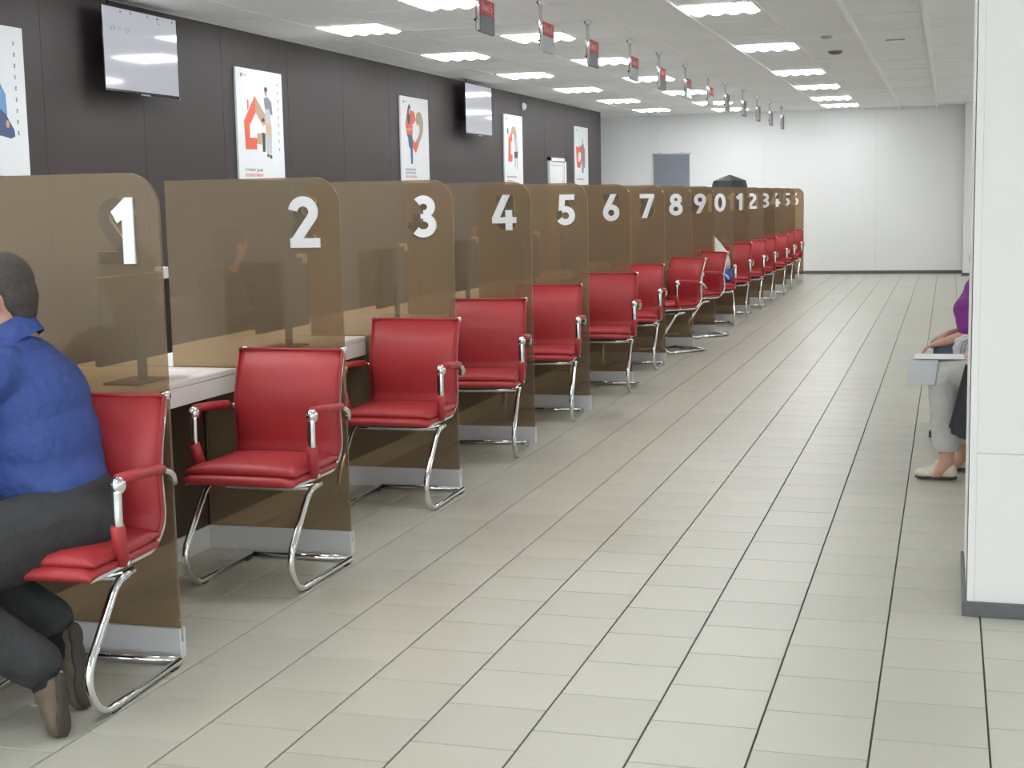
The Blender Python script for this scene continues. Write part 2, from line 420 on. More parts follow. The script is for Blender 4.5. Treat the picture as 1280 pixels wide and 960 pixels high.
# ------------------------------------------------------------------ numerals
def arc(cx, cy, rx, ry, a0, a1, n=22):
    return [(cx + rx*math.cos(math.radians(a0+(a1-a0)*i/n)), cy + ry*math.sin(math.radians(a0+(a1-a0)*i/n))) for i in range(n+1)]
def ribbon(pts, wd):
    L, R = [], []
    for i, p in enumerate(pts):
        a = Vector(pts[max(i-1,0)]); b = Vector(pts[min(i+1,len(pts)-1)]); d = (b-a).normalized(); n = Vector((-d.y, d.x))*wd/2
        L.append((p[0]+n.x, p[1]+n.y)); R.append((p[0]-n.x, p[1]-n.y))
    return L, R
T_ = .195
def digit_shapes(d):
    rect = lambda a, b, c, e: ('poly', [(a,c),(b,c),(b,e),(a,e)])
    if d == '1': return [('poly', [(.185,0),(.38,0),(.38,1),(.25,1),(0,.79),(.10,.615),(.185,.67)])], .38
    if d == '2': return [('rib', arc(.32,.70,.215,.205,172,-38) + [(.13,.11)]), rect(.03,.66,0,.185)], .66
    if d == '3': return [('rib', arc(.29,.725,.20,.178,140,-88)), ('rib', arc(.28,.29,.235,.195,88,-142)), rect(.22,.34,.45,.56)], .61
    if d == '4': return [('poly', [(.33,1),(.55,1),(.24,.36),(.01,.36)]), rect(.01,.73,.2,.37), rect(.41,.61,0,.57)], .73
    if d == '5': return [('poly', [(.10,1),(.60,1),(.60,.82),(.28,.82),(.25,.5),(.06,.47)]), ('rib', arc(.29,.31,.225,.215,125,-150))], .61
    if d == '6': return [('rib', arc(.32,.31,.215,.215,0,360,32)), ('poly', [(.30,1),(.53,1),(.30,.55),(.11,.44),(.03,.47)])], .63
    if d == '7': return [rect(0,.62,.82,1), ('poly', [(.40,.83),(.62,.83),(.62,.88),(.30,0),(.08,0)])], .62
    if d == '8': return [('rib', arc(.32,.735,.18,.17,0,360,32)), ('rib', arc(.32,.30,.22,.205,0,360,32))], .64
    if d == '9': return [('rib', arc(.32,.69,.215,.215,0,360,32)), ('poly', [(.34,0),(.11,0),(.34,.45),(.53,.56),(.61,.53)])], .63
    return [('rib', arc(.31,.5,.215,.405,0,360,36))], .62
def number_mesh(txt, h=.2, depth=.006, back=False):
    """numeral in the XZ plane, right end at x=0 (front, towards -Y)"""
    bm = bmesh.new(); x = 0; items = []
    for ch in txt:
        sh, wd = digit_shapes(ch); items.append((sh, x)); x += wd + .15
    tot = x - .15; sg = -1 if back else 1
    # layer each stroke a hair apart so that overlapping strokes do not coincide
    lay = 0
    def f(x0, dd):
        return lambda u, v, d: ((u + x0 - tot)*h if not back else -(u + x0)*h, sg*(-d - (dd if d > 0 else 0)), v*h)
    for sh, x0 in items:
        for k, (kind, pts) in enumerate(sh):
            ff = f(x0, k*.0002)
            if kind == 'poly': prism(bm, pts, ff, depth, 0, (0,0,1))
            else:
                Lp, Rp = ribbon(pts, T_)
                for i in range(len(Lp)-1):
                    q = [Lp[i], Lp[i+1], Rp[i+1], Rp[i]]
                    a = [bm.verts.new(ff(u, v, depth)) for u, v in q]; b = [bm.verts.new(ff(u, v, 0)) for u, v in q]
                    bm.faces.new(a); fb = bm.faces.new(b[::-1]); fb.material_index = 1
                    bm.faces.new((a[0], b[0], b[1], a[1])); bm.faces.new((a[2], b[2], b[3], a[3]))
                    if i == 0: bm.faces.new((a[3], b[3], b[0], a[0]))
                    if i == len(Lp)-2: bm.faces.new((a[1], b[1], b[2], a[2]))
    return bm

# ------------------------------------------------------------------ partitions, desks
PXE, PXL, PH = -2.270, -3.03, 1.5
PYK = lambda k: 3.8696 + 1.3484*(k-1)
XM = -2.894                                         # plane of the board under the desk
def panel_poly():
    r = .11; top = [(PXE-r + r*math.sin(a), PH-r + r*math.cos(a)) for a in [PI/2*i/10 for i in range(11)]]
    return [(PXL, .745)] + [(PXL, PH)] + top + [(PXE-.0, .052), (XM, .052), (XM, .745)]
ORD = ['one','two','three','four','five','six','seven','eight','nine','ten','eleven','twelve','thirteen','fourteen','fifteen','sixteen']
parts0 = {}
for k in range(1, 17):
    e = empty('counter_partition', (PXE, PYK(k), 0))
    tag(e, 'brown tinted partition with rounded corner carrying the white number %s' % ORD[k-1], 'partition', 'numbered counter partitions')
    if 'panel' not in parts0:
        bm = bmesh.new(); prism(bm, panel_poly(), lambda u, v, d: (u-PXE, d, v), -.006, .006)
        parts0['panel'] = obj('panel', bm, M_PANEL, e).data
        bm = bmesh.new()
        for y0, y1, z1 in ((-.018,-.0065,.094), (.0065,.018,.094), (-.0065,.0065,.05)): box(bm, XM-PXE, .006 if y0 > -.01 or True else 0, y0, y1, 0, z1)
        parts0['plinth'] = obj('plinth', bm, M_PLINTH, e).data
        parts0['clip'] = obj('panel_foot', bx(-.25, -.2, .0, .03, .747, .747+.001), M_CHROME, None).data
        bpy.data.objects.remove(bpy.data.objects['panel_foot'])
    else:
        link('panel', parts0['panel'], None, e); link('plinth', parts0['plinth'], None, e)
    o = obj('numeral', number_mesh(str(k)), [M_NUM, M_NUMB], e); o.location = (-.084, -.0065, 1.226)
    if k < 16:
        o = obj('back_numeral', number_mesh(str(k+1), depth=.0165, back=True), [M_NUM, M_NUMB], e); o.location = (-.084, -.004, 1.226)
        o['label'] = 'number on the far side showing dark through the panel'
# desks span from one partition to the next
DL = 1.3484
dmesh = {}
for k in range(1, 17):
    e = empty('service_desk', (0, PYK(k)-DL, 0))
    tag(e, 'white laminate desk with dark board below, left of partition number %s' % ORD[k-1], 'desk', 'service desks')
    sp = [('desk_top', (-3.50, -2.735, .020, DL-.020, .727, .747), M_DESK), ('apron', (-2.755, -2.737, .020, DL-.020, .655, .7255), M_DESK),
          ('modesty_board', (XM-.018, XM, .020, DL-.020, .094, .7255), M_WENGE), ('desk_plinth', (XM-.014, XM+.004, .020, DL-.020, 0, .0935), M_PLINTH),
          ('end_board', (-3.48, XM-.02, .02, .045, 0, .7255), M_WENGE), ('end_board', (-3.48, XM-.02, DL-.045, DL-.02, 0, .7255), M_WENGE)]
    for q, (nm, a, m) in enumerate(sp):
        key = (nm, q)
        if key not in dmesh: dmesh[key] = obj(nm, bx(*a, bev=.0015), m, e).data
        else: link(nm, dmesh[key], None, e)

# ------------------------------------------------------------------ chairs
def slab(path, half_w, thick, nx=8, pillow=.006, edge=.6):
    """cushion lofted along a side profile (y,z); thickness grows on the left of the path"""
    bm = bmesh.new(); P = [Vector((0, p[0], p[1])) for p in path]; n = len(P); rows = []
    for i, p in enumerate(P):
        t = (P[min(i+1,n-1)] - P[max(i-1,0)]).normalized(); nr = Vector((0, -t.z, t.y))
        e = min(i, n-1-i); ke = (.55, .85, 1)[min(e, 2)]
        top, bot = [], []
        for j in range(nx+1):
            u = -1 + 2*j/nx; x = half_w*math.copysign(1-(1-abs(u))**1.35, u)
            kx = 1 - .5*max(0, abs(u)-.72)/.28
            s = (1-u*u)*pillow*math.sin(PI*i/(n-1))
            top.append(bm.verts.new(p + Vector((x,0,0)) + nr*(thick*ke*kx + s)))
            bot.append(bm.verts.new(p + Vector((x,0,0)) - nr*(thick*.25*ke*kx)))
        rows.append((top, bot))
    for (t0, b0), (t1, b1) in zip(rows, rows[1:]):
        for j in range(nx):
            bm.faces.new((t0[j], t0[j+1], t1[j+1], t1[j])); bm.faces.new((b0[j], b1[j], b1[j+1], b0[j+1]))
        bm.faces.new((t0[0], t1[0], b1[0], b0[0])); bm.faces.new((t0[-1], b0[-1], b1[-1], t1[-1]))
    for t, b in (rows[0], rows[-1]):
        for j in range(nx): bm.faces.new((t[j], b[j], b[j+1], t[j+1]))
    return bm
def make_chair():
    r = empty('visitor_chair')
    W = .205
    rail = fillet([(0,-.285,.405),(0,.095,.402),(0,.155,.47),(0,.137,.64),(0,.20,.842)], [.07,.07,.15], 6)
    # seat cushion: lower layer and padded upper layer
    obj('seat_base', slab([(-.296,.398),(-.288,.402),(-.25,.406),(-.12,.404),(0,.404),(.085,.405),(.10,.412)], W+.018, .027, pillow=0), M_RED, r, True)
    sc_ = obj('seat_cushion', slab([(-.272,.432),(-.262,.434),(-.23,.434),(-.1,.430),(.02,.430),(.085,.434),(.098,.438)], W+.016, .022, pillow=.014), M_RED, r, True)
    bm = bmesh.new(); tube(bm, fillet([(-W-.006,.09,.438),(-W-.012,-.268,.439),(W+.012,-.268,.439),(W+.006,.09,.438)], .03, 5), .0035, 6)
    obj('piping', bm, M_REDP, sc_, True)
    # back cushion follows the rail
    bp = [p for p in fillet([(0,.105,.425),(0,.150,.475),(0,.134,.64),(0,.197,.836)], [.05,.15], 6)]
    bk = obj('back_cushion', slab([(p.y, p.z) for p in bp], W+.015, .028, pillow=.010), M_RED, r, True)
    def off(p, d): return Vector((0, p.y - d*.97, p.z))
    bm = bmesh.new()
    for s in (-1, 1): tube(bm, [off(p, .014) + Vector((s*(W+.011),0,0)) for p in bp], .004, 6)
    tube(bm, [(-W-.011, bp[-1].y-.012, bp[-1].z+.003),(W+.011, bp[-1].y-.012, bp[-1].z+.003)], .007, 6)
    tube(bm, [(-W+.006, .118, .452),(W-.006, .118, .452)], .004, 6)
    obj('piping', bm, M_REDP, bk, True)
    for s in (-1, 1):
        bm = bmesh.new(); tube(bm, [p + Vector((s*(W+.007), .011 if p.z > .43 else 0, -.006 if p.z < .43 else 0)) for p in rail], 1, 8, True, (.0055,.0110) )
        sr = obj('side_rail', bm, M_CHROME, r, True)
        bm = bmesh.new(); tube(bm, [(s*(W-.01),.212,.836),(s*(W+.017),.212,.836)], .0120, 12); obj('end_cap', bm, M_CHROME, sr, True)
        # armrest loop
        ax = s*.238
        loop = fillet([(s*.222,.205,.574),(ax,.165,.612),(ax,.09,.636),(ax,-.160,.650),(ax,-.165,.525),(ax-s*.012,-.125,.405)], [.04,.05,.035,.03], 6)
        ar = obj('armrest', tb(loop, .0125, 10, (.0155,.0100)), M_CHROME, r, True)
        bm = bmesh.new(); tube(bm, [(s*.21,.138,.626),(ax,.138,.622)], .009, 10); obj('arm_bracket', bm, M_CHROME, ar, True)
        bm = bmesh.new(); tube(bm, fillet([(ax,.10,.634),(ax,.0,.643),(ax,-.140,.652)], .05, 4), 1, 10, True, (.0215,.0155)); obj('arm_pad', bm, M_RED, ar, True)
        bm = bmesh.new(); tube(bm, [(ax,-.166,.522),(ax-s*.006,-.148,.47),(ax-s*.012,-.125,.408)], 1, 10, True, (.0195,.022)); obj('arm_sleeve', bm, M_RED, ar, True)
        bm = bmesh.new(); tube(bm, [(s*.205,-.125,.408),(s*.246,-.125,.408)], .008, 10); obj('arm_bolt', bm, M_CHROME, ar, True)
        bm = bmesh.new(); sphere(bm, (ax,-.150,.635), (.022,.026,.026), 12); obj('arm_elbow', bm, M_CHROME, ar, True)
        # sled leg
        lx = s*.21
        leg = fillet([(lx,-.045,.366),(lx,-.135,.360),(lx,-.335,.135),(lx,-.262,.0135),(lx,.215,.0135)], [.045,.10,.06], 7)
        obj('leg', tb(leg, .0125, 10), M_CHROME, r, True)
        for yy in (-.19, .17): obj('glide', bx(lx-.009, lx+.009, yy-.02, yy+.02, 0, .004), M_BLACK, r)
    bm = bmesh.new(); tube(bm, [(-.21,.215,.0135),(.21,.215,.0135)], .0125, 10); obj('rear_bar', bm, M_CHROME, r, True)
    bm = bmesh.new(); tube(bm, [(-.21,-.100,.366),(-.1,-.115,.362),(.1,-.115,.362),(.21,-.100,.366)], 1, 8, True, (.014,.007)); obj('cross_bar', bm, M_CHROME, r, True)
    bm = bmesh.new(); box(bm, -.19, .19, -.22, .06, .378, .398, bev=.006); obj('seat_pan', bm, M_BLACK, r)
    bm = bmesh.new(); tube(bm, [(-.205,.115,.0135),(-.205,.205,.0135)], .001, 4); bm.free()
    return r
chair0 = make_chair()
CH = [(-2.43,3.565,3.5),(-2.43,4.875,0),(-2.435,6.27,1),(-2.47,7.605,8),(-2.48,8.92,6.5),(-2.41,10.33,4),(-2.48,11.70,2),(-2.395,12.97,-38),(-2.40,14.42,-40),
      (-2.47,15.74,14),(-2.44,17.0,1),(-2.42,18.19,-1),(-2.415,19.34,0),(-2.40,20.62,0),(-2.44,22.03,0),(-2.46,23.42,-2)]
for i, (x, y, a) in enumerate(CH):
    r = chair0 if i == 0 else copy_tree(chair0)
    r.location = (x, y, 0); r.rotation_euler = (0, 0, math.radians(a))
    ex = {1: ', with a man in it', 8: ', turned towards the desk', 9: ', turned towards the desk', 10: ', with a plastic bag on it'}.get(i+1, '')
    tag(r, 'red leather armchair on chrome legs at partition number %s%s' % (ORD[i], ex), 'chair', 'red visitor chairs')

# ------------------------------------------------------------------ hanging signs
SG = [(-2.955,9.13),(-2.915,10.52),(-2.885,11.86),(-2.87,13.45),(-2.84,14.70),(-2.83,16.2),(-2.80,17.6),(-2.785,18.9),(-2.76,20.35),(-2.745,21.8),(-2.72,23.2),(-2.69,24.57)]
def make_sign(n, x, y, lower, txt):
    r = empty('hanging_sign', (x, y, ZC)); q = .0
    tag(r, 'small red and dark sign on chrome tube hung before partition number %s' % ORD[n-1], 'sign', 'signs hanging from the ceiling')
    bm = bmesh.new(); tube(bm, [(0,0,-.005),(0,0,-.355)], .0135, 12); obj('hanging_tube', bm, M_CHROME, r, True)
    bm = bmesh.new(); lathe(bm, [(0,0),(.034,0),(.034,-.008),(.018,-.03),(.0,-.03)], 16); obj('ceiling_cup', bm, M_CHROME, r, 'auto')
    bm = bmesh.new(); sphere(bm, (-.012,-.012,-.29), (.009,.016,.009), 8); obj('clamp_screw', bm, M_BLACK, r, True)
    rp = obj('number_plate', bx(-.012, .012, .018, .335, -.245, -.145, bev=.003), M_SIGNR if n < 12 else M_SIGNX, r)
    obj('screen_box', bx(-.012, .012, .018, .335, -.362, -.246, bev=.003), lower, r)
    if txt:
        a, b = txt.split(); lettering('lettering', a, .165, M_SIGNT, rp, (.0128, .05, -.22), FACE_X, .052)
        lettering('window_number', b, .032*len(b), M_SIGNT, rp, (.0128, .245, -.22), FACE_X, .055)
    return r
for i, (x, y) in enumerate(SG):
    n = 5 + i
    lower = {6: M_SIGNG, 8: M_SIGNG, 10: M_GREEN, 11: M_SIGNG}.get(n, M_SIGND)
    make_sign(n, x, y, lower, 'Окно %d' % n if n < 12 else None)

# ------------------------------------------------------------------ posters on the dark wall
def pp(o_parent, name, poly, m, lay):
    bm = bmesh.new(); prism(bm, poly, lambda u, v, d: (d, u, v), .0205 + lay*.0004, .0196)
    return obj(name, bm, m, o_parent)
def ell(cu, cv, ru, rv, n=14): return [(cu+ru*math.cos(2*PI*i/n), cv+rv*math.sin(2*PI*i/n)) for i in range(n)]
def poster(y0, label, zb=1.612):
    r = empty('wall_poster', (XW, y0, 0)); tag(r, label, 'poster', 'posters on the dark wall')
    bd = obj('board', bx(.001, .02, 0, .872, zb, 2.545, bev=.002), M_POSTER, r)
    pp(r, 'emblem', [(.085,2.47),(.115,2.47),(.115,2.5),(.085,2.5)], M_PGREY, 0)
    pp(r, 'emblem_text', [(.13,2.482),(.20,2.482),(.20,2.492),(.13,2.492)], M_PLITE, 0)
    return r
def vletters(r, u=.77):
    for i in range(9):                                 # the letters are too blurred to read: small marks of their size
        z = 2.43-.07*i; w_ = .016 if i % 3 else .013
        pp(r, 'side_mark', [(u,z),(u+w_,z),(u+w_,z+.009),(u+.006,z+.012),(u+w_,z+.016),(u+w_,z+.025),(u,z+.025)], M_PGREY, 0)
def text_line(r, u, z, w_, h, m):                     # a blurred line of print: separate letter-sized strokes
    bm = bmesh.new(); x = u; k = 0
    while x < u + w_:
        for a, b in ((0,.3), (.7,1)): prism(bm, [(x,z+h*a),(x+.018,z+h*a),(x+.018,z+h*b),(x,z+h*b)], lambda p, q, d: (d, p, q), .0207, .0196)
        prism(bm, [(x,z),(x+.007,z),(x+.007,z+h),(x,z+h)], lambda p, q, d: (d, p, q), .0209, .0196); x += .027; k += 1
    return tag(obj('print_line', bm, m, r), kind='stuff')
# poster with a red and tan house and a family
r = poster(11.01, 'white poster of a red and tan house with a standing man and child')
pp(r, 'house_print', [(.335,2.323),(.34,2.183),(.221,2.071),(.221,1.969),(.352,1.968),(.343,1.871),(.134,1.868),(.12,2.105)], M_PRED, 0)
pp(r, 'chimney_print', [(.192,2.284),(.216,2.286),(.215,2.215),(.188,2.192)], M_PRED, 0)
pp(r, 'roof_print', [(.335,2.323),(.535,2.165),(.515,2.084),(.44,2.103),(.34,2.183)], M_PTAN, 1)
pp(r, 'step_print', [(.356,2.009),(.439,2.013),(.436,1.916),(.348,1.919)], M_PTAN, 0)
pp(r, 'trousers_print', [(.516,2.232),(.605,2.225),(.614,2.18),(.64,2.043),(.615,1.835),(.585,1.83),(.58,2.0),(.565,1.83),(.535,1.827),(.519,1.993)], M_PLITE, 2)
pp(r, 'shirt_print', [(.505,2.311),(.575,2.330),(.649,2.285),(.661,2.182),(.625,2.174),(.605,2.225),(.52,2.222),(.517,2.243)], M_PGREY, 3)
pp(r, 'face_print', ell(.549,2.365,.026,.036), M_PSKIN, 3); pp(r, 'hair_print', ell(.549,2.39,.028,.022), M_PDARK, 4)
pp(r, 'child_print', [(.445,2.018),(.450,2.08),(.505,2.08),(.508,2.015)], M_POSTER, 4); pp(r, 'child_legs_print', [(.445,2.018),(.508,2.015),(.499,1.855),(.475,1.855),(.472,1.96),(.468,1.854),(.452,1.854)], M_PDARK, 4)
pp(r, 'child_face_print', ell(.475,2.105,.024,.03), M_PSKIN, 5); pp(r, 'child_hair_print', ell(.475,2.125,.026,.018), M_PDARK, 6)
pp(r, 'girl_print', [(.54,2.10),(.60,2.10),(.61,2.0),(.53,2.0)], M_PORANGE, 5); pp(r, 'shoe_print', [(.53,1.815),(.575,1.812),(.572,1.835),(.53,1.835)], M_PDARK, 5); pp(r, 'shoe_print', [(.585,1.80),(.625,1.80),(.622,1.83),(.588,1.83)], M_PDARK, 5)
lettering('headline', 'СТРОИТЕ ДОМ?', .325, M_PDARK, r, (.0205,.112,1.680), FACE_X, .028)
lettering('headline', 'ПОЗАБОТИМСЯ', .325, M_PRED, r, (.0205,.112,1.640), FACE_X, .028)
vletters(r)
# poster with a heart and a woman
r = poster(14.79, 'white poster of a red and tan heart with a woman in jeans')
pp(r, 'heart_print', [(.455,2.30),(.44,2.37),(.37,2.40),(.28,2.40),(.19,2.36),(.145,2.25),(.18,2.12),(.30,2.03),(.424,1.95),(.476,2.027),(.36,2.09),(.31,2.17),(.33,2.24),(.40,2.26)], M_PRED, 0)
pp(r, 'heart_print', [(.455,2.30),(.49,2.37),(.56,2.40),(.65,2.375),(.70,2.29),(.69,2.19),(.62,2.10),(.456,2.00),(.433,2.06),(.52,2.11),(.575,2.17),(.575,2.235),(.53,2.26),(.50,2.24)], M_PTAN, 1)
pp(r, 'arrow_print', [(.36,2.04),(.56,2.06),(.44,1.935)], M_PRED, 2)
pp(r, 'jeans_print', [(.20,2.14),(.34,2.14),(.345,1.98),(.335,1.82),(.29,1.815),(.275,1.98),(.235,2.0)], M_PBLUE, 3)
pp(r, 'top_print', [(.19,2.14),(.16,2.22),(.21,2.29),(.30,2.29),(.36,2.23),(.345,2.13)], M_PRED, 4)
pp(r, 'arms_print', [(.17,2.2),(.36,2.215),(.36,2.19),(.19,2.17)], M_PSKIN, 5); pp(r, 'hair_print', [(.21,2.40),(.26,2.47),(.30,2.44),(.29,2.28),(.23,2.24),(.20,2.30)], M_PDARK, 5)
pp(r, 'face_print', ell(.268,2.385,.025,.036), M_PSKIN, 6)
text_line(r, 0.107, 1.744, 0.31, 0.022, M_PGREY)
text_line(r, 0.107, 1.708, 0.31, 0.022, M_PGREY)
text_line(r, 0.107, 1.668, 0.33, 0.022, M_PRED)
# poster with a tan and red arch and a standing figure
r = poster(18.6, 'white poster of a tan and red arched shape with a standing figure')
pp(r, 'arch_print', [(.30,2.25),(.34,2.36),(.40,2.39),(.50,2.39),(.56,2.34),(.57,2.20),(.47,2.16),(.45,2.28),(.40,2.29)], M_PTAN, 0)
pp(r, 'column_print', [(.36,2.316),(.20,2.23),(.17,1.923),(.354,1.914),(.384,2.008),(.291,2.02),(.303,2.18),(.375,2.20)], M_PRED, 1)
pp(r, 'shirt_print', [(.50,2.22),(.60,2.25),(.65,2.05),(.60,2.0),(.48,2.03)], M_PLITE, 2); pp(r, 'shorts_print', [(.45,2.05),(.62,2.06),(.62,1.97),(.46,1.97)], M_PDARK, 3)
pp(r, 'legs_print', [(.48,1.97),(.53,1.97),(.52,1.85),(.47,1.85)], M_PLITE, 3); pp(r, 'legs_print', [(.56,1.97),(.61,1.97),(.60,1.82),(.56,1.82)], M_PLITE, 3)
pp(r, 'face_print', ell(.56,2.27,.03,.036), M_PSKIN, 3); pp(r, 'child_print', ell(.17,2.32,.035,.045), M_PGREY, 3)
text_line(r, 0.105, 1.7, 0.44, 0.024, M_PGREY)
pp(r, 'red_line', [(.10,1.655),(.38,1.655),(.38,1.668),(.10,1.668)], M_PRED, 0)
# poster with a red puzzle shape
r = poster(22.42, 'white poster of a red angular ring with two standing figures')
pp(r, 'ring_print', [(.07,2.24),(.20,2.21),(.33,2.24),(.40,2.25),(.60,2.25),(.60,2.03),(.43,1.99),(.33,1.892),(.13,1.897),(.08,2.077)], M_PRED, 0)
pp(r, 'ring_hole', [(.20,2.111),(.30,2.15),(.39,2.132),(.385,2.036),(.29,1.98),(.20,2.001)], M_POSTER, 1)
pp(r, 'figure_print', [(.47,2.28),(.57,2.28),(.60,2.05),(.54,1.81),(.44,1.82),(.46,2.05)], M_PGREY, 2); pp(r, 'face_print', ell(.51,2.32,.03,.04), M_PSKIN, 2)
pp(r, 'figure_print', [(.60,2.22),(.68,2.2),(.66,1.9),(.58,1.9)], M_PTAN, 2)
text_line(r, 0.09, 1.7, 0.44, 0.024, M_PGREY)
# poster cut by the left edge of the picture
r = poster(7.245, 'white poster with a kneeling figure in blue and a column of small letters')
pp(r, 'jeans_print', [(.38,2.08),(.60,2.09),(.665,1.98),(.73,1.90),(.735,1.86),(.69,1.845),(.60,1.86),(.40,1.86),(.34,1.93)], M_PBLUE, 1)
pp(r, 'top_print', [(.36,2.06),(.40,2.20),(.50,2.24),(.60,2.20),(.66,2.12),(.665,1.99),(.61,2.02),(.56,2.05)], M_PLBLUE, 2)
pp(r, 'hand_print', ell(.665,1.935,.018,.025), M_PSKIN, 3); pp(r, 'face_print', ell(.50,2.29,.045,.055), M_PSKIN, 3); pp(r, 'hair_print', [(.45,2.3),(.47,2.36),(.55,2.37),(.60,2.30),(.61,2.15),(.56,2.12),(.55,2.28)], M_PDARK, 4)
pp(r, 'block_print', [(.08,1.86),(.30,1.86),(.30,2.15),(.19,2.28),(.08,2.15)], M_PRED, 0)
vletters(r, .765)

# ------------------------------------------------------------------ wall screens
def screen(y0, y1, z0, z1, label, full):
    r = empty('wall_screen', (-5.55, y0, 0)); tag(r, label, 'screen', 'wall screens'); W = y1-y0
    obj('casing', bx(-.014, -.0005, -.004, W+.010, z0-.018, z1+.008, bev=.003), M_TVB, r)
    s = obj('display', bx(-.004, .0015, 0, W, z0, z1), M_SCREEN, r)
    bm = bmesh.new(); box(bm, XW+5.55+.0005, -.014, W/2-.15, W/2+.15, z0+.18, z0+.38); obj('wall_bracket', bm, M_BLACK, r)
    bm = bmesh.new(); tube(bm, [(-.030,.12,z1-.1),(-.030,.12,ZC-.001)], .010, 10); obj('ceiling_tube', bm, M_BLACK, r, True)
    bm = bmesh.new(); box(bm, -.01, .004, W*.45, W*.58, z0-.026, z0-.017); obj('brand_bar', bm, M_CHROME, r)
    bm = bmesh.new(); box(bm, -.012, .002, W+.004, W+.016, z0-.026, z0-.016); obj('corner_foot', bm, M_CHROME, r)
    if full:
        lettering('lettering', 'T49 > 10', .296, M_STEXT, s, (.0018,.03,z1-.165), FACE_X, .042)
        for u in (.215, .35, .575, .71, .92):
            pp_ = bx(.0014, .0022, u, u+.018, z1-.030, z1-.008); obj('status_mark', pp_, M_STEXT, s)
        for u, wd in ((.245,.06), (.61,.06), (.02,.07), (.35,.07), (.70,.06)):
            dz = .02 if u in (.245,.61) else .05
            obj('status_text', bx(.0014, .0022, u, u+wd, z1-dz-.006, z1-dz), mat('screen_faint', (.44,.46,.5), .3), s)
    return r
screen(8.84, 9.825, 2.218, 2.775, 'flat wall screen reading T49 > 10 beside the house poster', True)
screen(16.61, 17.63, 2.215, 2.80, 'blank grey wall screen beside the heart poster', False)

# small fixtures
bm = bmesh.new(); lathe(bm, [(0,.045),(.03,.04),(.05,.02),(.055,0),(0,0)], 20)
o = obj('wall_sensor', bm, M_NUM, None, 'auto'); o.rotation_euler = (0, PI/2, 0); o.location = (XW+.0005, 19.6, 2.69)
tag(o, 'small round white sensor high on the dark wall', 'sensor')
bm = bmesh.new(); lathe(bm, [(0,-.03),(.05,-.03),(.07,-.012),(.075,0),(0,0)], 20)
o = obj('ceiling_speaker', bm, mat('speaker_grey', (.16,.16,.155), .6), None, 'auto'); o.location = (-1.15, 15.5, ZC-.0005); tag(o, 'dark round detector on the ceiling beside the aisle lamps', 'detector')
bm = bmesh.new(); lathe(bm, [(0,-.022),(.04,-.022),(.05,-.01),(.055,0),(0,0)], 20)
o = obj('ceiling_detector', bm, mat('detector_grey', (.50,.50,.49), .6), None, 'auto'); o.location = (-1.12, 14.0, ZC-.0005); tag(o, 'pale round detector on the ceiling beside the aisle lamps', 'detector')
r = empty('ceiling_sprinkler', (-.52, 14.6, ZC)); tag(r, 'thin flat plate with two bright studs on the ceiling', 'fixture')
obj('plate', bx(-.09,.09,-.02,.02,-.010,-.001, bev=.002), mat('plate_grey', (.45,.45,.44), .5), r)
for s in (-1, 1):
    bm = bmesh.new(); sphere(bm, (s*.085,0,-.012), .010, 10); obj('stud', bm, M_NUM, r, True)
# grey blind on the far wall
r = empty('roller_blind', (0, YF, 0)); tag(r, 'grey roller blind hanging on the white far wall', 'blind')
obj('cloth', bx(-5.12,-4.47,-.035,-.031,.9,2.16), M_BLIND, r)
bm = bmesh.new(); tube(bm, [(-5.14,-.035,2.168),(-4.45,-.035,2.168)], .014, 12); obj('roller', bm, M_JOINT, r, True)
obj('bottom_bar', bx(-5.12,-4.47,-.042,-.026,.885,.905), M_JOINT, r)
for x in (-5.0,-4.6): obj('bracket', bx(x-.012,x+.012,-.05,-.0005,2.175,2.195), M_CHROME, r)

# ------------------------------------------------------------------ monitors and paper on the desks
def make_monitor():
    r = empty('desk_monitor')
    obj('casing', bx(-.028,.0,-.25,.25,.085,.405, bev=.006), M_CASE, r)
    obj('display', bx(-.0295,-.0275,-.238,.238,.10,.39), mat('monitor_glass', (.02,.022,.028), .1), r)
    bm = bmesh.new(); tube(bm, [(.012,0,.006),(.012,0,.20)], 1, 8, True, (.012,.03)); obj('stand', bm, M_CASE, r, 'auto')
    obj('base', bx(-.09,.06,-.11,.11,0,.010, bev=.003), M_CASE, r)
    obj('camera_clip', bx(-.032,.006,.195,.235,.375,.42, bev=.003), M_NUM, r)
    return r
mon0 = make_monitor()
for k in range(2, 17):
    r = mon0 if k == 2 else copy_tree(mon0)
    r.location = (-2.885 - .03*((k*7) % 3), PYK(k) - .50 - .03*((k*5) % 4), .747) if k > 2 else (-2.885, PYK(2)-.50, .747)
    r.rotation_euler = (0, 0, math.radians((k*13) % 9 - 4) if k > 2 else 0)
    tag(r, 'black desk monitor seen from behind at counter number %s' % ORD[k-1], 'monitor', 'desk monitors')
r = empty('printed_form', (-2.86, PYK(2)-.24, .747)); r.rotation_euler = (0,0,.12)
tag(r, 'white printed form lying on the desk at counter number two', 'paper')
obj('sheet', bx(-.10,.10,-.15,.15,.0004,.0014), M_PAPER, r)
for i in range(7): obj('print_line', bx(-.08+.022*i,-.073+.022*i,-.12,.08+.03*(i%2),.0014,.0017), M_PRINT, r)

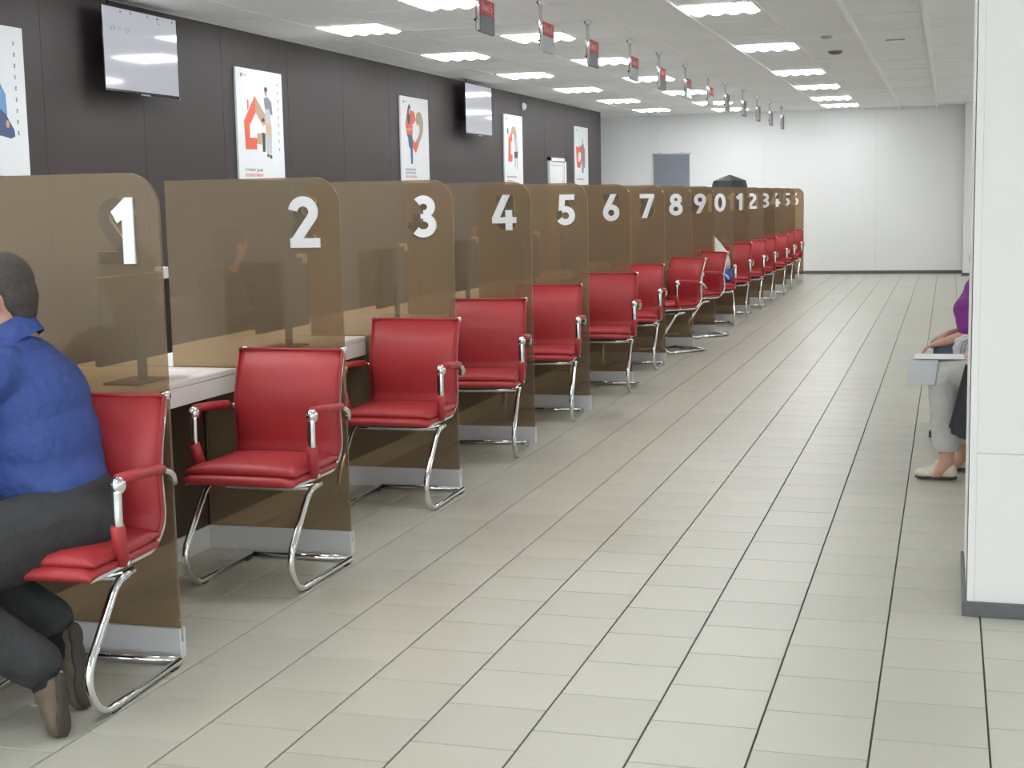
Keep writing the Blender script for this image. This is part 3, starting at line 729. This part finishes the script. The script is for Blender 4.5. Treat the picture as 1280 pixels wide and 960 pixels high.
# ------------------------------------------------------------------ people
def caps_bm(caps, ells):
    bm = bmesh.new()
    for p0, r0, p1, r1 in caps:
        p0, p1 = Vector(p0), Vector(p1); n = 6
        for i in range(n+1):
            t = i/n; sphere(bm, p0.lerp(p1, t), r0+(r1-r0)*t, 14)
        tube(bm, [p0.lerp(p1, i/3) for i in range(4)], [r0+(r1-r0)*i/3 for i in range(4)], 14)
    for e in ells:
        c, rr = e[0], e[1]; rot = e[2] if len(e) > 2 else None
        sphere(bm, c, rr, 20, rot)
    return bm
def flesh(name, caps, ells, m, parent, voxel=.010, smooth=4, cut=None):
    bm = caps_bm(caps, ells)
    me = bpy.data.meshes.new(name); bm.to_mesh(me); bm.free()
    o = bpy.data.objects.new(name, me); TOP.objects.link(o)
    md = o.modifiers.new('r', 'REMESH'); md.mode = 'VOXEL'; md.voxel_size = voxel
    ms = o.modifiers.new('s', 'SMOOTH'); ms.factor = .5; ms.iterations = smooth
    dg = bpy.context.evaluated_depsgraph_get(); dg.update()
    me2 = bpy.data.meshes.new_from_object(o.evaluated_get(dg)); bpy.data.objects.remove(o); bpy.data.meshes.remove(me)
    if cut:
        bm = bmesh.new(); bm.from_mesh(me2)
        for co, no in cut: bmesh.ops.bisect_plane(bm, geom=bm.verts[:]+bm.edges[:]+bm.faces[:], plane_co=co, plane_no=no, clear_outer=True)
        bm.to_mesh(me2); bm.free()
    me2.materials.clear(); me2.name = name
    return link(name, me2, m, parent, True)
def V(*a): return Vector(a)
def lerp(a, b, t): return Vector(a).lerp(Vector(b), t)
def frame(fw, up=(0,0,1)):
    f = Vector(fw).normalized(); u = Vector(up); u = (u - f*u.dot(f)).normalized(); l = u.cross(f)
    return Matrix((f, l, u)).transposed()            # columns: forward, left, up
def head_parts(c, R, s=1.0):
    P = lambda x, y, z: Vector(c) + R @ Vector((x*s, y*s, z*s))
    ells = [(P(0,0,.02), (.098*s,.076*s,.100*s), R), (P(.022,0,-.045), (.070*s,.058*s,.068*s), R), (P(.062,0,-.085), (.028*s,.030*s,.022*s), R),
            (P(.100,0,-.018), (.020*s,.014*s,.018*s), R), (P(.090,0,.012), (.014*s,.010*s,.030*s), R), (P(.082,0,.035), (.016*s,.052*s,.012*s), R),
            (P(-.004,.078,-.012), (.019*s,.010*s,.031*s), R), (P(-.004,-.078,-.012), (.019*s,.010*s,.031*s), R), (P(.086,0,-.056), (.012*s,.026*s,.010*s), R)]
    return P, ells
def hand(wrist, fwd, palm_down=(0,0,-1), side=1, curl=.5, s=1.0):
    """caps of a hand; side=+1 thumb towards left of forward"""
    R = frame(fwd, -Vector(palm_down)); P = lambda x, y, z: Vector(wrist) + R @ Vector((x*s, y*s*side, z*s)); c = []
    c.append((P(.0,0,0), .026*s, P(.05,.016,0), .019*s)); c.append((P(.0,0,0), .026*s, P(.05,-.016,0), .018*s)); c.append((P(.03,.02,0), .017*s, P(.085,.028,0), .012*s)); c.append((P(.03,-.015,0), .017*s, P(.082,-.028,0), .011*s))
    for i, (y, l) in enumerate(((.030,.072),(.010,.080),(-.010,.074),(-.029,.058))):
        a = P(.082,y,.002); b = P(.082+l*.5,y*1.1,.002-l*.22*curl); d = P(.082+l*.85,y*1.1,-l*.75*curl)
        c.append((a, .0098*s, b, .0090*s)); c.append((b, .0090*s, d, .0078*s))
    a = P(.02,.026,-.004); b = P(.058,.052,-.012); d = P(.088,.056,-.022); c.append((a, .014*s, b, .0115*s)); c.append((b, .0115*s, d, .0090*s))
    return c
def eyes(r, P, s=1.0):
    for y in (.032, -.032):
        bm = bmesh.new(); sphere(bm, P(.084, y, .012), .011*s, 10); obj('eye', bm, mat('eye_white', (.7,.7,.68), .2), r, True)
def shoe(r, heel, toe, up, m, sole_m, s=1.0, extra=None):
    """a shoe from heel to toe; up = direction away from the sole"""
    d = Vector(toe) - Vector(heel); ln = d.length; R = frame(d, up); P = lambda x, y, z: Vector(heel) + R @ Vector((x*ln, y, z))
    so = flesh('shoe_sole', [], [(P(.12,0,.010), (.16*ln,.034*s,.012), R), (P(.40,0,.010), (.30*ln,.033*s,.012), R), (P(.74,0,.010), (.27*ln,.044*s,.012), R)], sole_m, None, .006, 2)
    up_ = flesh('shoe', [], [(P(.13,0,.045), (.15*ln,.034*s,.045), R), (P(.30,0,.045), (.22*ln,.033*s,.042), R), (P(.52,0,.036), (.28*ln,.038*s,.036), R), (P(.76,0,.028), (.24*ln,.043*s,.028), R)], m, r, .007, 3)
    so.parent = up_
    return up_
def man():
    r = empty('person', (-2.45,3.56,0)); inv = Matrix.Translation((2.45,-3.56,0))
    tag(r, 'man in a blue shirt and dark trousers leaning over the desk at counter one', 'person')
    hc = V(-2.44,3.54,.525); hf = V(-.62,-.78,0).normalized(); hl = V(-hf.y, hf.x, 0)
    lh = hc + hl*.085; rh = hc - hl*.085
    lk = V(-2.60,3.05,.45); rk = V(-2.76,3.33,.50); la = V(-2.30,3.235,.135); ra = V(-2.39,3.42,.185)
    chest = V(-2.525,3.555,.85); neck = V(-2.56,3.53,1.015); head = V(-2.592,3.525,1.150)
    tf = V(-.93,-.30,-.1).normalized(); tl = V(-tf.y, tf.x, 0).normalized()
    ls = V(-2.57,3.545,.935) + tl*.165; rs = V(-2.57,3.545,.935) - tl*.175
    le = V(-2.78,3.20,.80); re = V(-2.84,3.62,.80); lw = V(-2.94,3.33,.782); rw = V(-3.02,3.50,.782)
    HR = frame((-.94,-.20,-.30)); P, he = head_parts(head, HR)
    TR = frame(tf); PR = frame(hf)
    caps = [(hc,.12,chest,.12), (chest,.12,neck,.07), (neck-V(0,0,.04),.058,head-V(0,0,.03),.056), (lh,.08,lk,.06), (rh,.08,rk,.06), (lk,.055,la,.038), (rk,.055,ra,.038),
            (ls,.05,le,.040), (rs,.05,re,.040), (le,.040,lw,.027), (re,.040,rw,.027), (ls,.05,rs,.05), (la,.036,V(-2.27,3.20,.06),.03), (ra,.036,V(-2.35,3.40,.09),.03)]
    caps += hand(lw, rw*0 + V(-1,.1,-.05), side=-1, curl=.35) + hand(rw, V(-1,-.3,-.05), side=1, curl=.35)
    body = flesh('body', caps, he, M_SKIN, r, .009, 3)
    eyes(body, P)
    # hair: cap round the back and the top of the skull
    hair = flesh('hair', [], [(P(-.022,0,.036), (.088,.079,.088), HR), (P(-.048,0,-.010), (.056,.071,.068), HR), (P(-.05,0,-.06), (.035,.050,.035), HR), (P(.01,0,.06), (.082,.070,.066), HR)], M_HAIR, r, .007, 3,
                 cut=[(P(.075,0,.05), HR @ V(1,0,.15))])
    # trousers
    flesh('trousers', [(lh+V(0,0,-.015),.122,lh.lerp(lk,.5)+V(0,0,-.01),.120), (lh.lerp(lk,.5)+V(0,0,-.01),.120,lk,.094), (rh,.108,rh.lerp(rk,.5),.100), (rh.lerp(rk,.5),.10,rk,.078), (lk,.090,lk.lerp(la,.55),.080), (lk.lerp(la,.55),.080,la+V(-.035,-.01,.045),.070), (rk,.078,rk.lerp(ra,.55),.074), (rk.lerp(ra,.55),.076,ra+V(-.03,0,.055),.066)],
          [(hc+V(.005,.01,.015), (.15,.17,.105), PR), (hc+V(.0,0,.07), (.145,.165,.09), PR)], M_TROUS, r, .010, 5)
    flesh('sock', [(la+V(-.05,-.01,.08),.050,la+V(.018,-.015,-.045),.041)], [], M_SOCK, r, .009, 3)
    flesh('sock', [(ra+V(-.04,0,.07),.048,ra+V(.02,-.01,-.05),.041)], [], M_SOCK, r, .009, 3)
    # shirt: torso, belly over the belt, sleeves, collar
    flesh('shirt', [(ls,.072,ls.lerp(le,.5),.068), (ls.lerp(le,.5),.072,le,.062), (le,.062,le.lerp(lw,.75),.046), (rs,.078,re,.062), (re,.062,re.lerp(rw,.75),.046), (ls-tl*.04,.085,rs+tl*.04,.085)],
          [(hc+V(-.02,-.005,.10), (.150,.170,.10), PR), (hc.lerp(chest,.35)+V(-.015,0,.02), (.160,.182,.15), TR), (hc.lerp(chest,.65)+V(.005,0,0), (.155,.190,.17), TR), (chest+V(.015,0,-.01), (.145,.192,.16), TR), (chest.lerp(neck,.5)+V(.02,0,-.02), (.115,.165,.10), TR), (neck-V(-.005,0,.015), (.078,.098,.055), TR)],
          M_BLUE, r, .010, 5)
    bm = bmesh.new(); CR = frame((-.80,-.22,-.45)); rings = []
    for z, rr in ((-.012,.078), (.020,.070), (.046,.0665), (.047,.0715), (.015,.077), (-.018,.080)):
        rings.append([bm.verts.new(neck + V(.004,0,.016) + CR @ V(rr*1.03*math.cos(a), rr*math.sin(a), z)) for a in [2*PI*k/28 for k in range(28)]])
    for a, b in zip(rings, rings[1:]):
        for k in range(28): bm.faces.new((a[k], a[(k+1)%28], b[(k+1)%28], b[k]))
    obj('collar', bm, M_BLUE, r, True)
    shoe(r, la + V(.045,.0,.020), V(-2.215,3.175,.005), V(-.75,.1,.55), M_SHOE, M_SOLE)
    shoe(r, ra + V(.050,.010,.045), V(-2.28,3.375,.005), V(-.80,.1,.45), M_SHOE, M_SOLE)
    for ch in r.children: ch.matrix_parent_inverse = inv
    return r
man()

def seated(label, base, col, hip, kneeL, kneeR, ankL, ankR, chest, neck, head, hf, shL, shR, elL, elR, wrL, wrR, top_m, leg_m, hair_m, shoe_m, hem=.75, bare=True, vest=None, long_sleeve=False):
    r = empty('person', base); inv = Matrix.Translation(-Vector(base)); tag(r, label, 'person')
    hip, kneeL, kneeR, ankL, ankR, chest, neck, head, shL, shR, elL, elR, wrL, wrR = [Vector(a) for a in (hip,kneeL,kneeR,ankL,ankR,chest,neck,head,shL,shR,elL,elR,wrL,wrR)]
    F = frame((-1,0,0)); HR = frame(hf); P, he = head_parts(head, HR, .95)
    lh = hip + V(0,-.085,0); rh = hip + V(0,.085,0)
    caps = [(hip,.11,chest,.10), (chest,.10,neck,.06), (neck,.050,head-V(0,0,.03),.050), (lh,.078,kneeL,.055), (rh,.078,kneeR,.055), (kneeL,.052,ankL,.036), (kneeR,.052,ankR,.036),
            (shL,.045,elL,.038), (shR,.045,elR,.038), (elL,.037,wrL,.025), (elR,.037,wrR,.025), (shL,.045,shR,.045), (ankL,.034,ankL+V(-.04,0,-.055),.028), (ankR,.034,ankR+V(-.04,0,-.055),.028)]
    caps += hand(wrL, V(-1,.1,-.3), side=-1, curl=.7, s=.9) + hand(wrR, V(-1,-.1,-.3), side=1, curl=.7, s=.9)
    body = flesh('body', caps, he, M_SKIN, r, .009, 3); eyes(body, P, .95)
    flesh('hair', [], [(P(-.02,0,.04), (.092,.083,.088), HR), (P(-.045,0,-.03), (.062,.078,.09), HR), (P(-.03,.05,-.06), (.04,.03,.07), HR), (P(-.03,-.05,-.06), (.04,.03,.07), HR)], hair_m, r, .008, 3, cut=[(P(.07,0,.05), HR @ V(1,0,.2))])
    hl = kneeL.lerp(ankL, hem); hr = kneeR.lerp(ankR, hem)
    flesh('trousers', [(lh,.10,kneeL,.074), (rh,.10,kneeR,.074), (kneeL,.074,kneeL.lerp(ankL,.4),.071), (kneeL.lerp(ankL,.4),.071,hl,.066), (kneeR,.074,kneeR.lerp(ankR,.4),.068), (kneeR.lerp(ankR,.4),.068,hr,.060)], [(hip, (.14,.17,.11), F)], leg_m, r, .010, 4,
          cut=[((0,0,min(hl.z,hr.z)-.03), (0,0,-1))])
    sl = (elL.lerp(wrL,.8), elR.lerp(wrR,.8)) if long_sleeve else (shL.lerp(elL,.75), shR.lerp(elR,.75))
    sc2 = [(shL,.066,shL.lerp(elL,.75),.056), (shR,.066,shR.lerp(elR,.75),.056), (shL,.07,shR,.07)]
    if long_sleeve: sc2 += [(shL.lerp(elL,.75),.056,elL,.052), (elL,.052,sl[0],.038), (shR.lerp(elR,.75),.056,elR,.052), (elR,.052,sl[1],.038)]
    flesh('top', sc2, [(hip+V(0,0,.08), (.135,.165,.11), F), (hip.lerp(chest,.5), (.135,.165,.15), F), (chest, (.125,.165,.14), F), (chest.lerp(neck,.6), (.09,.13,.08), F)], top_m, r, .010, 4)
    if vest: flesh('vest', [], [(hip.lerp(chest,.45), (.145,.172,.16), F), (chest+V(0,0,-.01), (.135,.172,.13), F)], vest, r, .010, 4)
    for a in (ankL, ankR):
        shoe(r, a + V(.045,0,-a.z+.006), a + V(-.150,.03,-a.z+.004), V(0,0,1), shoe_m, M_SOLE, .9)
    for ch in r.children: ch.matrix_parent_inverse = inv
    return r
seated('seated person in pale cropped trousers and cream shoes beside the white pillar', (.42,7.30,0), None, (.42,7.30,.53), (-.015,7.24,.515), (.0,7.46,.515), (.012,7.20,.095), (.10,7.45,.095),
       (.50,7.30,.88), (.49,7.30,1.06), (.45,7.30,1.20), (-.85,0,-.4), (.49,7.13,.99), (.49,7.47,.99), (.40,7.10,.73), (.40,7.50,.73), (.19,7.24,.64), (.19,7.38,.64), mat('white_blouse', (.6,.6,.6), .8), M_LINEN, M_HAIR3, M_CREAM, hem=.80)
seated('seated person in blue jeans, purple top and navy vest leaning forward', (.42,8.55,0), None, (.42,8.55,.53), (.0,8.44,.50), (.03,8.68,.50), (.06,8.42,.09), (.06,9.0,.09),
       (.19,8.55,.76), (.17,8.55,.90), (.22,8.60,1.00), (-.7,0,-.7), (.10,8.42,.74), (.14,8.72,.77), (.115,8.36,.60), (.16,8.76,.60), (-.015,8.38,.56), (.02,8.66,.58), M_PURPLE, M_JEANS, M_HAIR2, mat('shoe_dark', (.03,.025,.025), .6), hem=.92, vest=M_NAVY)

def office_chair(x, y, label):
    r = empty('office_chair', (x, y, 0)); tag(r, label, 'chair', 'clerk chairs')
    bm = slab([(-.22,.40),(-.2,.405),(-.1,.405),(.1,.405),(.2,.405),(.22,.40)], .22, .035, pillow=.01); o = obj('seat', bm, M_BLACK, r, True); o.rotation_euler = (0,0,PI/2)
    bm = slab([(.24,.50),(.25,.54),(.26,.65),(.27,.80),(.28,.86),(.285,.89)], .20, .03, pillow=.01); o = obj('backrest', bm, M_BLACK, r, True); o.rotation_euler = (0,0,PI/2)
    obj('back_post', tb(fillet([(-.05,0,.385),(-.29,0,.385),(-.30,0,.60)], .06, 5), .015, 8), M_BLACK, r, True)
    obj('column', tb([(0,0,.06),(0,0,.39)], .022, 10), M_CHROME, r, True)
    for k in range(5):
        a = 2*PI*k/5 + .3; obj('base_arm', tb([(0,0,.085),(.26*math.cos(a),.26*math.sin(a),.06)], .016, 8), M_BLACK, r, True)
        bm = bmesh.new(); sphere(bm, (.26*math.cos(a),.26*math.sin(a),.028), .028, 10); obj('caster', bm, M_BLACK, r, True)
def clerk(y, label, top, hair, chair_label):
    r = seated(label, (.4,0,0), None, (.40,0,.53), (.0,-.11,.52), (.0,.11,.52), (.05,-.11,.09), (.05,.11,.09), (.36,0,.88), (.33,0,1.05), (.30,0,1.18), (-.35,-.9,-.35), (.34,-.18,.99), (.34,.18,.99),
               (.20,-.24,.80), (.20,.24,.80), (-.03,-.12,.785), (-.03,.12,.785), top, M_TROUS, hair, M_SOLE, hem=.92, long_sleeve=True)
    r.location = (-3.90, y, 0); r.rotation_euler = (0, 0, PI)
    office_chair(-3.90, y, chair_label)
clerk(7.22, 'clerk in a dark jacket seated behind the desk at counter four', M_SHIRTD, M_HAIR3, 'black swivel chair under the clerk at counter four')
clerk(11.35, 'clerk in a grey jacket seated behind the desk at counter seven', mat('clerk_grey', (.12,.12,.13), .85), M_HAIR, 'black swivel chair under the clerk at counter seven')

# waiting bench behind the pillar
r = empty('waiting_bench', (.52,7.95,0)); tag(r, 'dark waiting bench along the right wall carrying the seated people', 'bench')
for i in range(4): obj('bench_seat', bx(-.22,.26,-1.35+.68*i,-.71+.68*i,.405,.432, bev=.008), M_BLACK, r)
for i in range(4): obj('bench_back', bx(.27,.30,-1.35+.68*i,-.71+.68*i,.52,.85, bev=.008), M_BLACK, r)
obj('beam', bx(.0,.05,-1.3,1.3,.355,.405), M_CHROME, r)
for y in (-1.1, 1.1):
    obj('leg', bx(.005,.045,y-.02,y+.02,0,.355), M_CHROME, r); obj('leg_foot', bx(-.2,.28,y-.025,y+.025,0,.025), M_CHROME, r)
obj('back_beam', bx(.30,.33,-1.3,1.3,.60,.64), M_CHROME, r)
for y in (-1.1, 1.1): obj('back_post', bx(.05,.33,y-.02,y+.02,.36,.40), M_CHROME, r); obj('back_post', bx(.30,.33,y-.02,y+.02,.36,.64), M_CHROME, r)

# papers held over the knees
r = empty('held_papers', (.0,7.30,.590)); tag(r, 'white sheets of paper held over the knees of the seated person', 'paper')
obj('sheet', bx(-.15,.16,-.10,.12,.004,.0065), M_PAPER, r)
bm = bmesh.new(); pts = [(.03,.002),(-.09,.0),(-.120,-.014),(-.132,-.06),(-.138,-.115)]
va = [[bm.verts.new((x+.14*z,y,z)) for y, z in pts] for x in (-.165,-.035)]; vb = [[bm.verts.new((x+.14*z,y+.002,z-.002)) for y, z in pts] for x in (-.165,-.035)]
for i in range(4):
    bm.faces.new((va[0][i],va[0][i+1],va[1][i+1],va[1][i])); bm.faces.new((vb[0][i+1],vb[0][i],vb[1][i],vb[1][i+1]))
    for s in (0,1): bm.faces.new((va[s][i],va[s][i+1],vb[s][i+1],vb[s][i]))
obj('drooping_sheet', bm, mat('paper_grey', (.52,.53,.55), .7), r)
# black bag at her side
r = empty('shoulder_bag', (.22,7.06,.0)); tag(r, 'black bag hanging beside pale trousers near the white pillar', 'bag')
bm = bmesh.new(); prism(bm, [(-.13,.60),(.065,.60),(.06,.22),(.0,.20),(-.17,.245),(-.205,.275)], lambda u, v, d: (u, d, v), -.045, .045)
bmesh.ops.bevel(bm, geom=bm.edges[:], offset=.015, segments=2, affect='EDGES'); obj('bag_body', bm, M_BAG, r, 'auto')
obj('strap', tb(fillet([(-.10,0,.595),(-.08,.02,.64),(-.02,.10,.66),(.03,.02,.64),(.05,0,.595)], .04, 5), .008, 8), M_BAG, r, True)
obj('bag_flap', bx(-.10,.05,-.052,-.044,.40,.585, bev=.003), M_BAG, r)
# pale bag held on the jeans
r = empty('pale_bag', (.12,8.10,0)); tag(r, 'white bag with grey stripes standing on the bench before the jeans', 'bag')
bm = bmesh.new(); prism(bm, [(-.075,.435),(.40,.435),(.40,.63),(-.055,.625),(-.09,.58)], lambda u, v, d: (u, d, v), -.06, .06)
bmesh.ops.bevel(bm, geom=bm.edges[:], offset=.02, segments=3, affect='EDGES'); obj('bag_body', bm, M_GREYBAG, r, 'auto')
for q in range(3): obj('stripe', tb(fillet([(-.045+.018*q,-.062,.45),(-.045+.018*q,-.062,.575),(-.02+.018*q,-.062,.61),(.1,-.062,.61-.012*q)], .03, 5), .0025, 6), M_PGREY, r, True)

# plastic bag on chair ten
r = empty('plastic_bag', (-2.36,15.70,.466)); tag(r, 'pointed white and blue plastic bag standing on a red chair', 'bag')
def lump(prof, seed, n=14):
    bm = bmesh.new(); rg = random.Random(seed); rings = []
    for (cx, cy, rx, ry, z) in prof:
        rings.append([bm.verts.new((cx + rx*math.cos(2*PI*k/n)*(1+rg.uniform(-.1,.1)), cy + ry*math.sin(2*PI*k/n)*(1+rg.uniform(-.1,.1)), z)) for k in range(n)])
    for a, b in zip(rings, rings[1:]):
        for k in range(n): bm.faces.new((a[k], a[(k+1)%n], b[(k+1)%n], b[k]))
    bm.faces.new(rings[0][::-1]); bm.faces.new(rings[-1]); return bm
obj('blue_bottom', lump([(.03,0,.07,.05,0),(.035,0,.085,.06,.03),(.035,0,.085,.055,.09),(.03,0,.075,.05,.15)], 3), M_BAGB, r, True)
obj('white_top', lump([(.03,0,.075,.05,.15),(.02,0,.075,.045,.24),(-.01,0,.075,.035,.33),(-.05,0,.05,.02,.42),(-.075,0,.022,.012,.48),(-.085,0,.005,.004,.51)], 4), M_BAGW, r, True)

# dark umbrella standing open behind the far partitions
r = empty('open_umbrella', (-2.80,19.38,.747)); tag(r, 'dark open umbrella showing its peak above the far partitions', 'umbrella')
bm = bmesh.new(); n = 8; rings = []
for rr, z, sag in ((.008,.930,0), (.11,.893,.007), (.215,.852,.014), (.232,.79,.018), (.240,.72,.022)):
    rings.append([bm.verts.new(((rr - (sag if k % 2 else 0))*math.cos(2*PI*k/(2*n)+.25), (rr - (sag if k % 2 else 0))*math.sin(2*PI*k/(2*n)+.25), z)) for k in range(2*n)])
for a, b in zip(rings, rings[1:]):
    for k in range(2*n): bm.faces.new((a[k], a[(k+1)%(2*n)], b[(k+1)%(2*n)], b[k]))
bm.faces.new(rings[0]); obj('canopy', bm, M_UMB, r)
obj('shaft', tb([(0,0,.03),(0,0,.93)], .006, 8), M_CHROME, r, True)
obj('handle', tb([(0,0,.0),(0,0,.12)], .014, 10), M_BLACK, r, True)
for k in range(8):
    a = 2*PI*k/8 + .25; obj('rib', tb([(0,0,.915),(.11*math.cos(a),.11*math.sin(a),.888),(.21*math.cos(a),.21*math.sin(a),.848),(.236*math.cos(a),.236*math.sin(a),.725)], .003, 5), M_CHROME, r)

TOP.children.link(C)
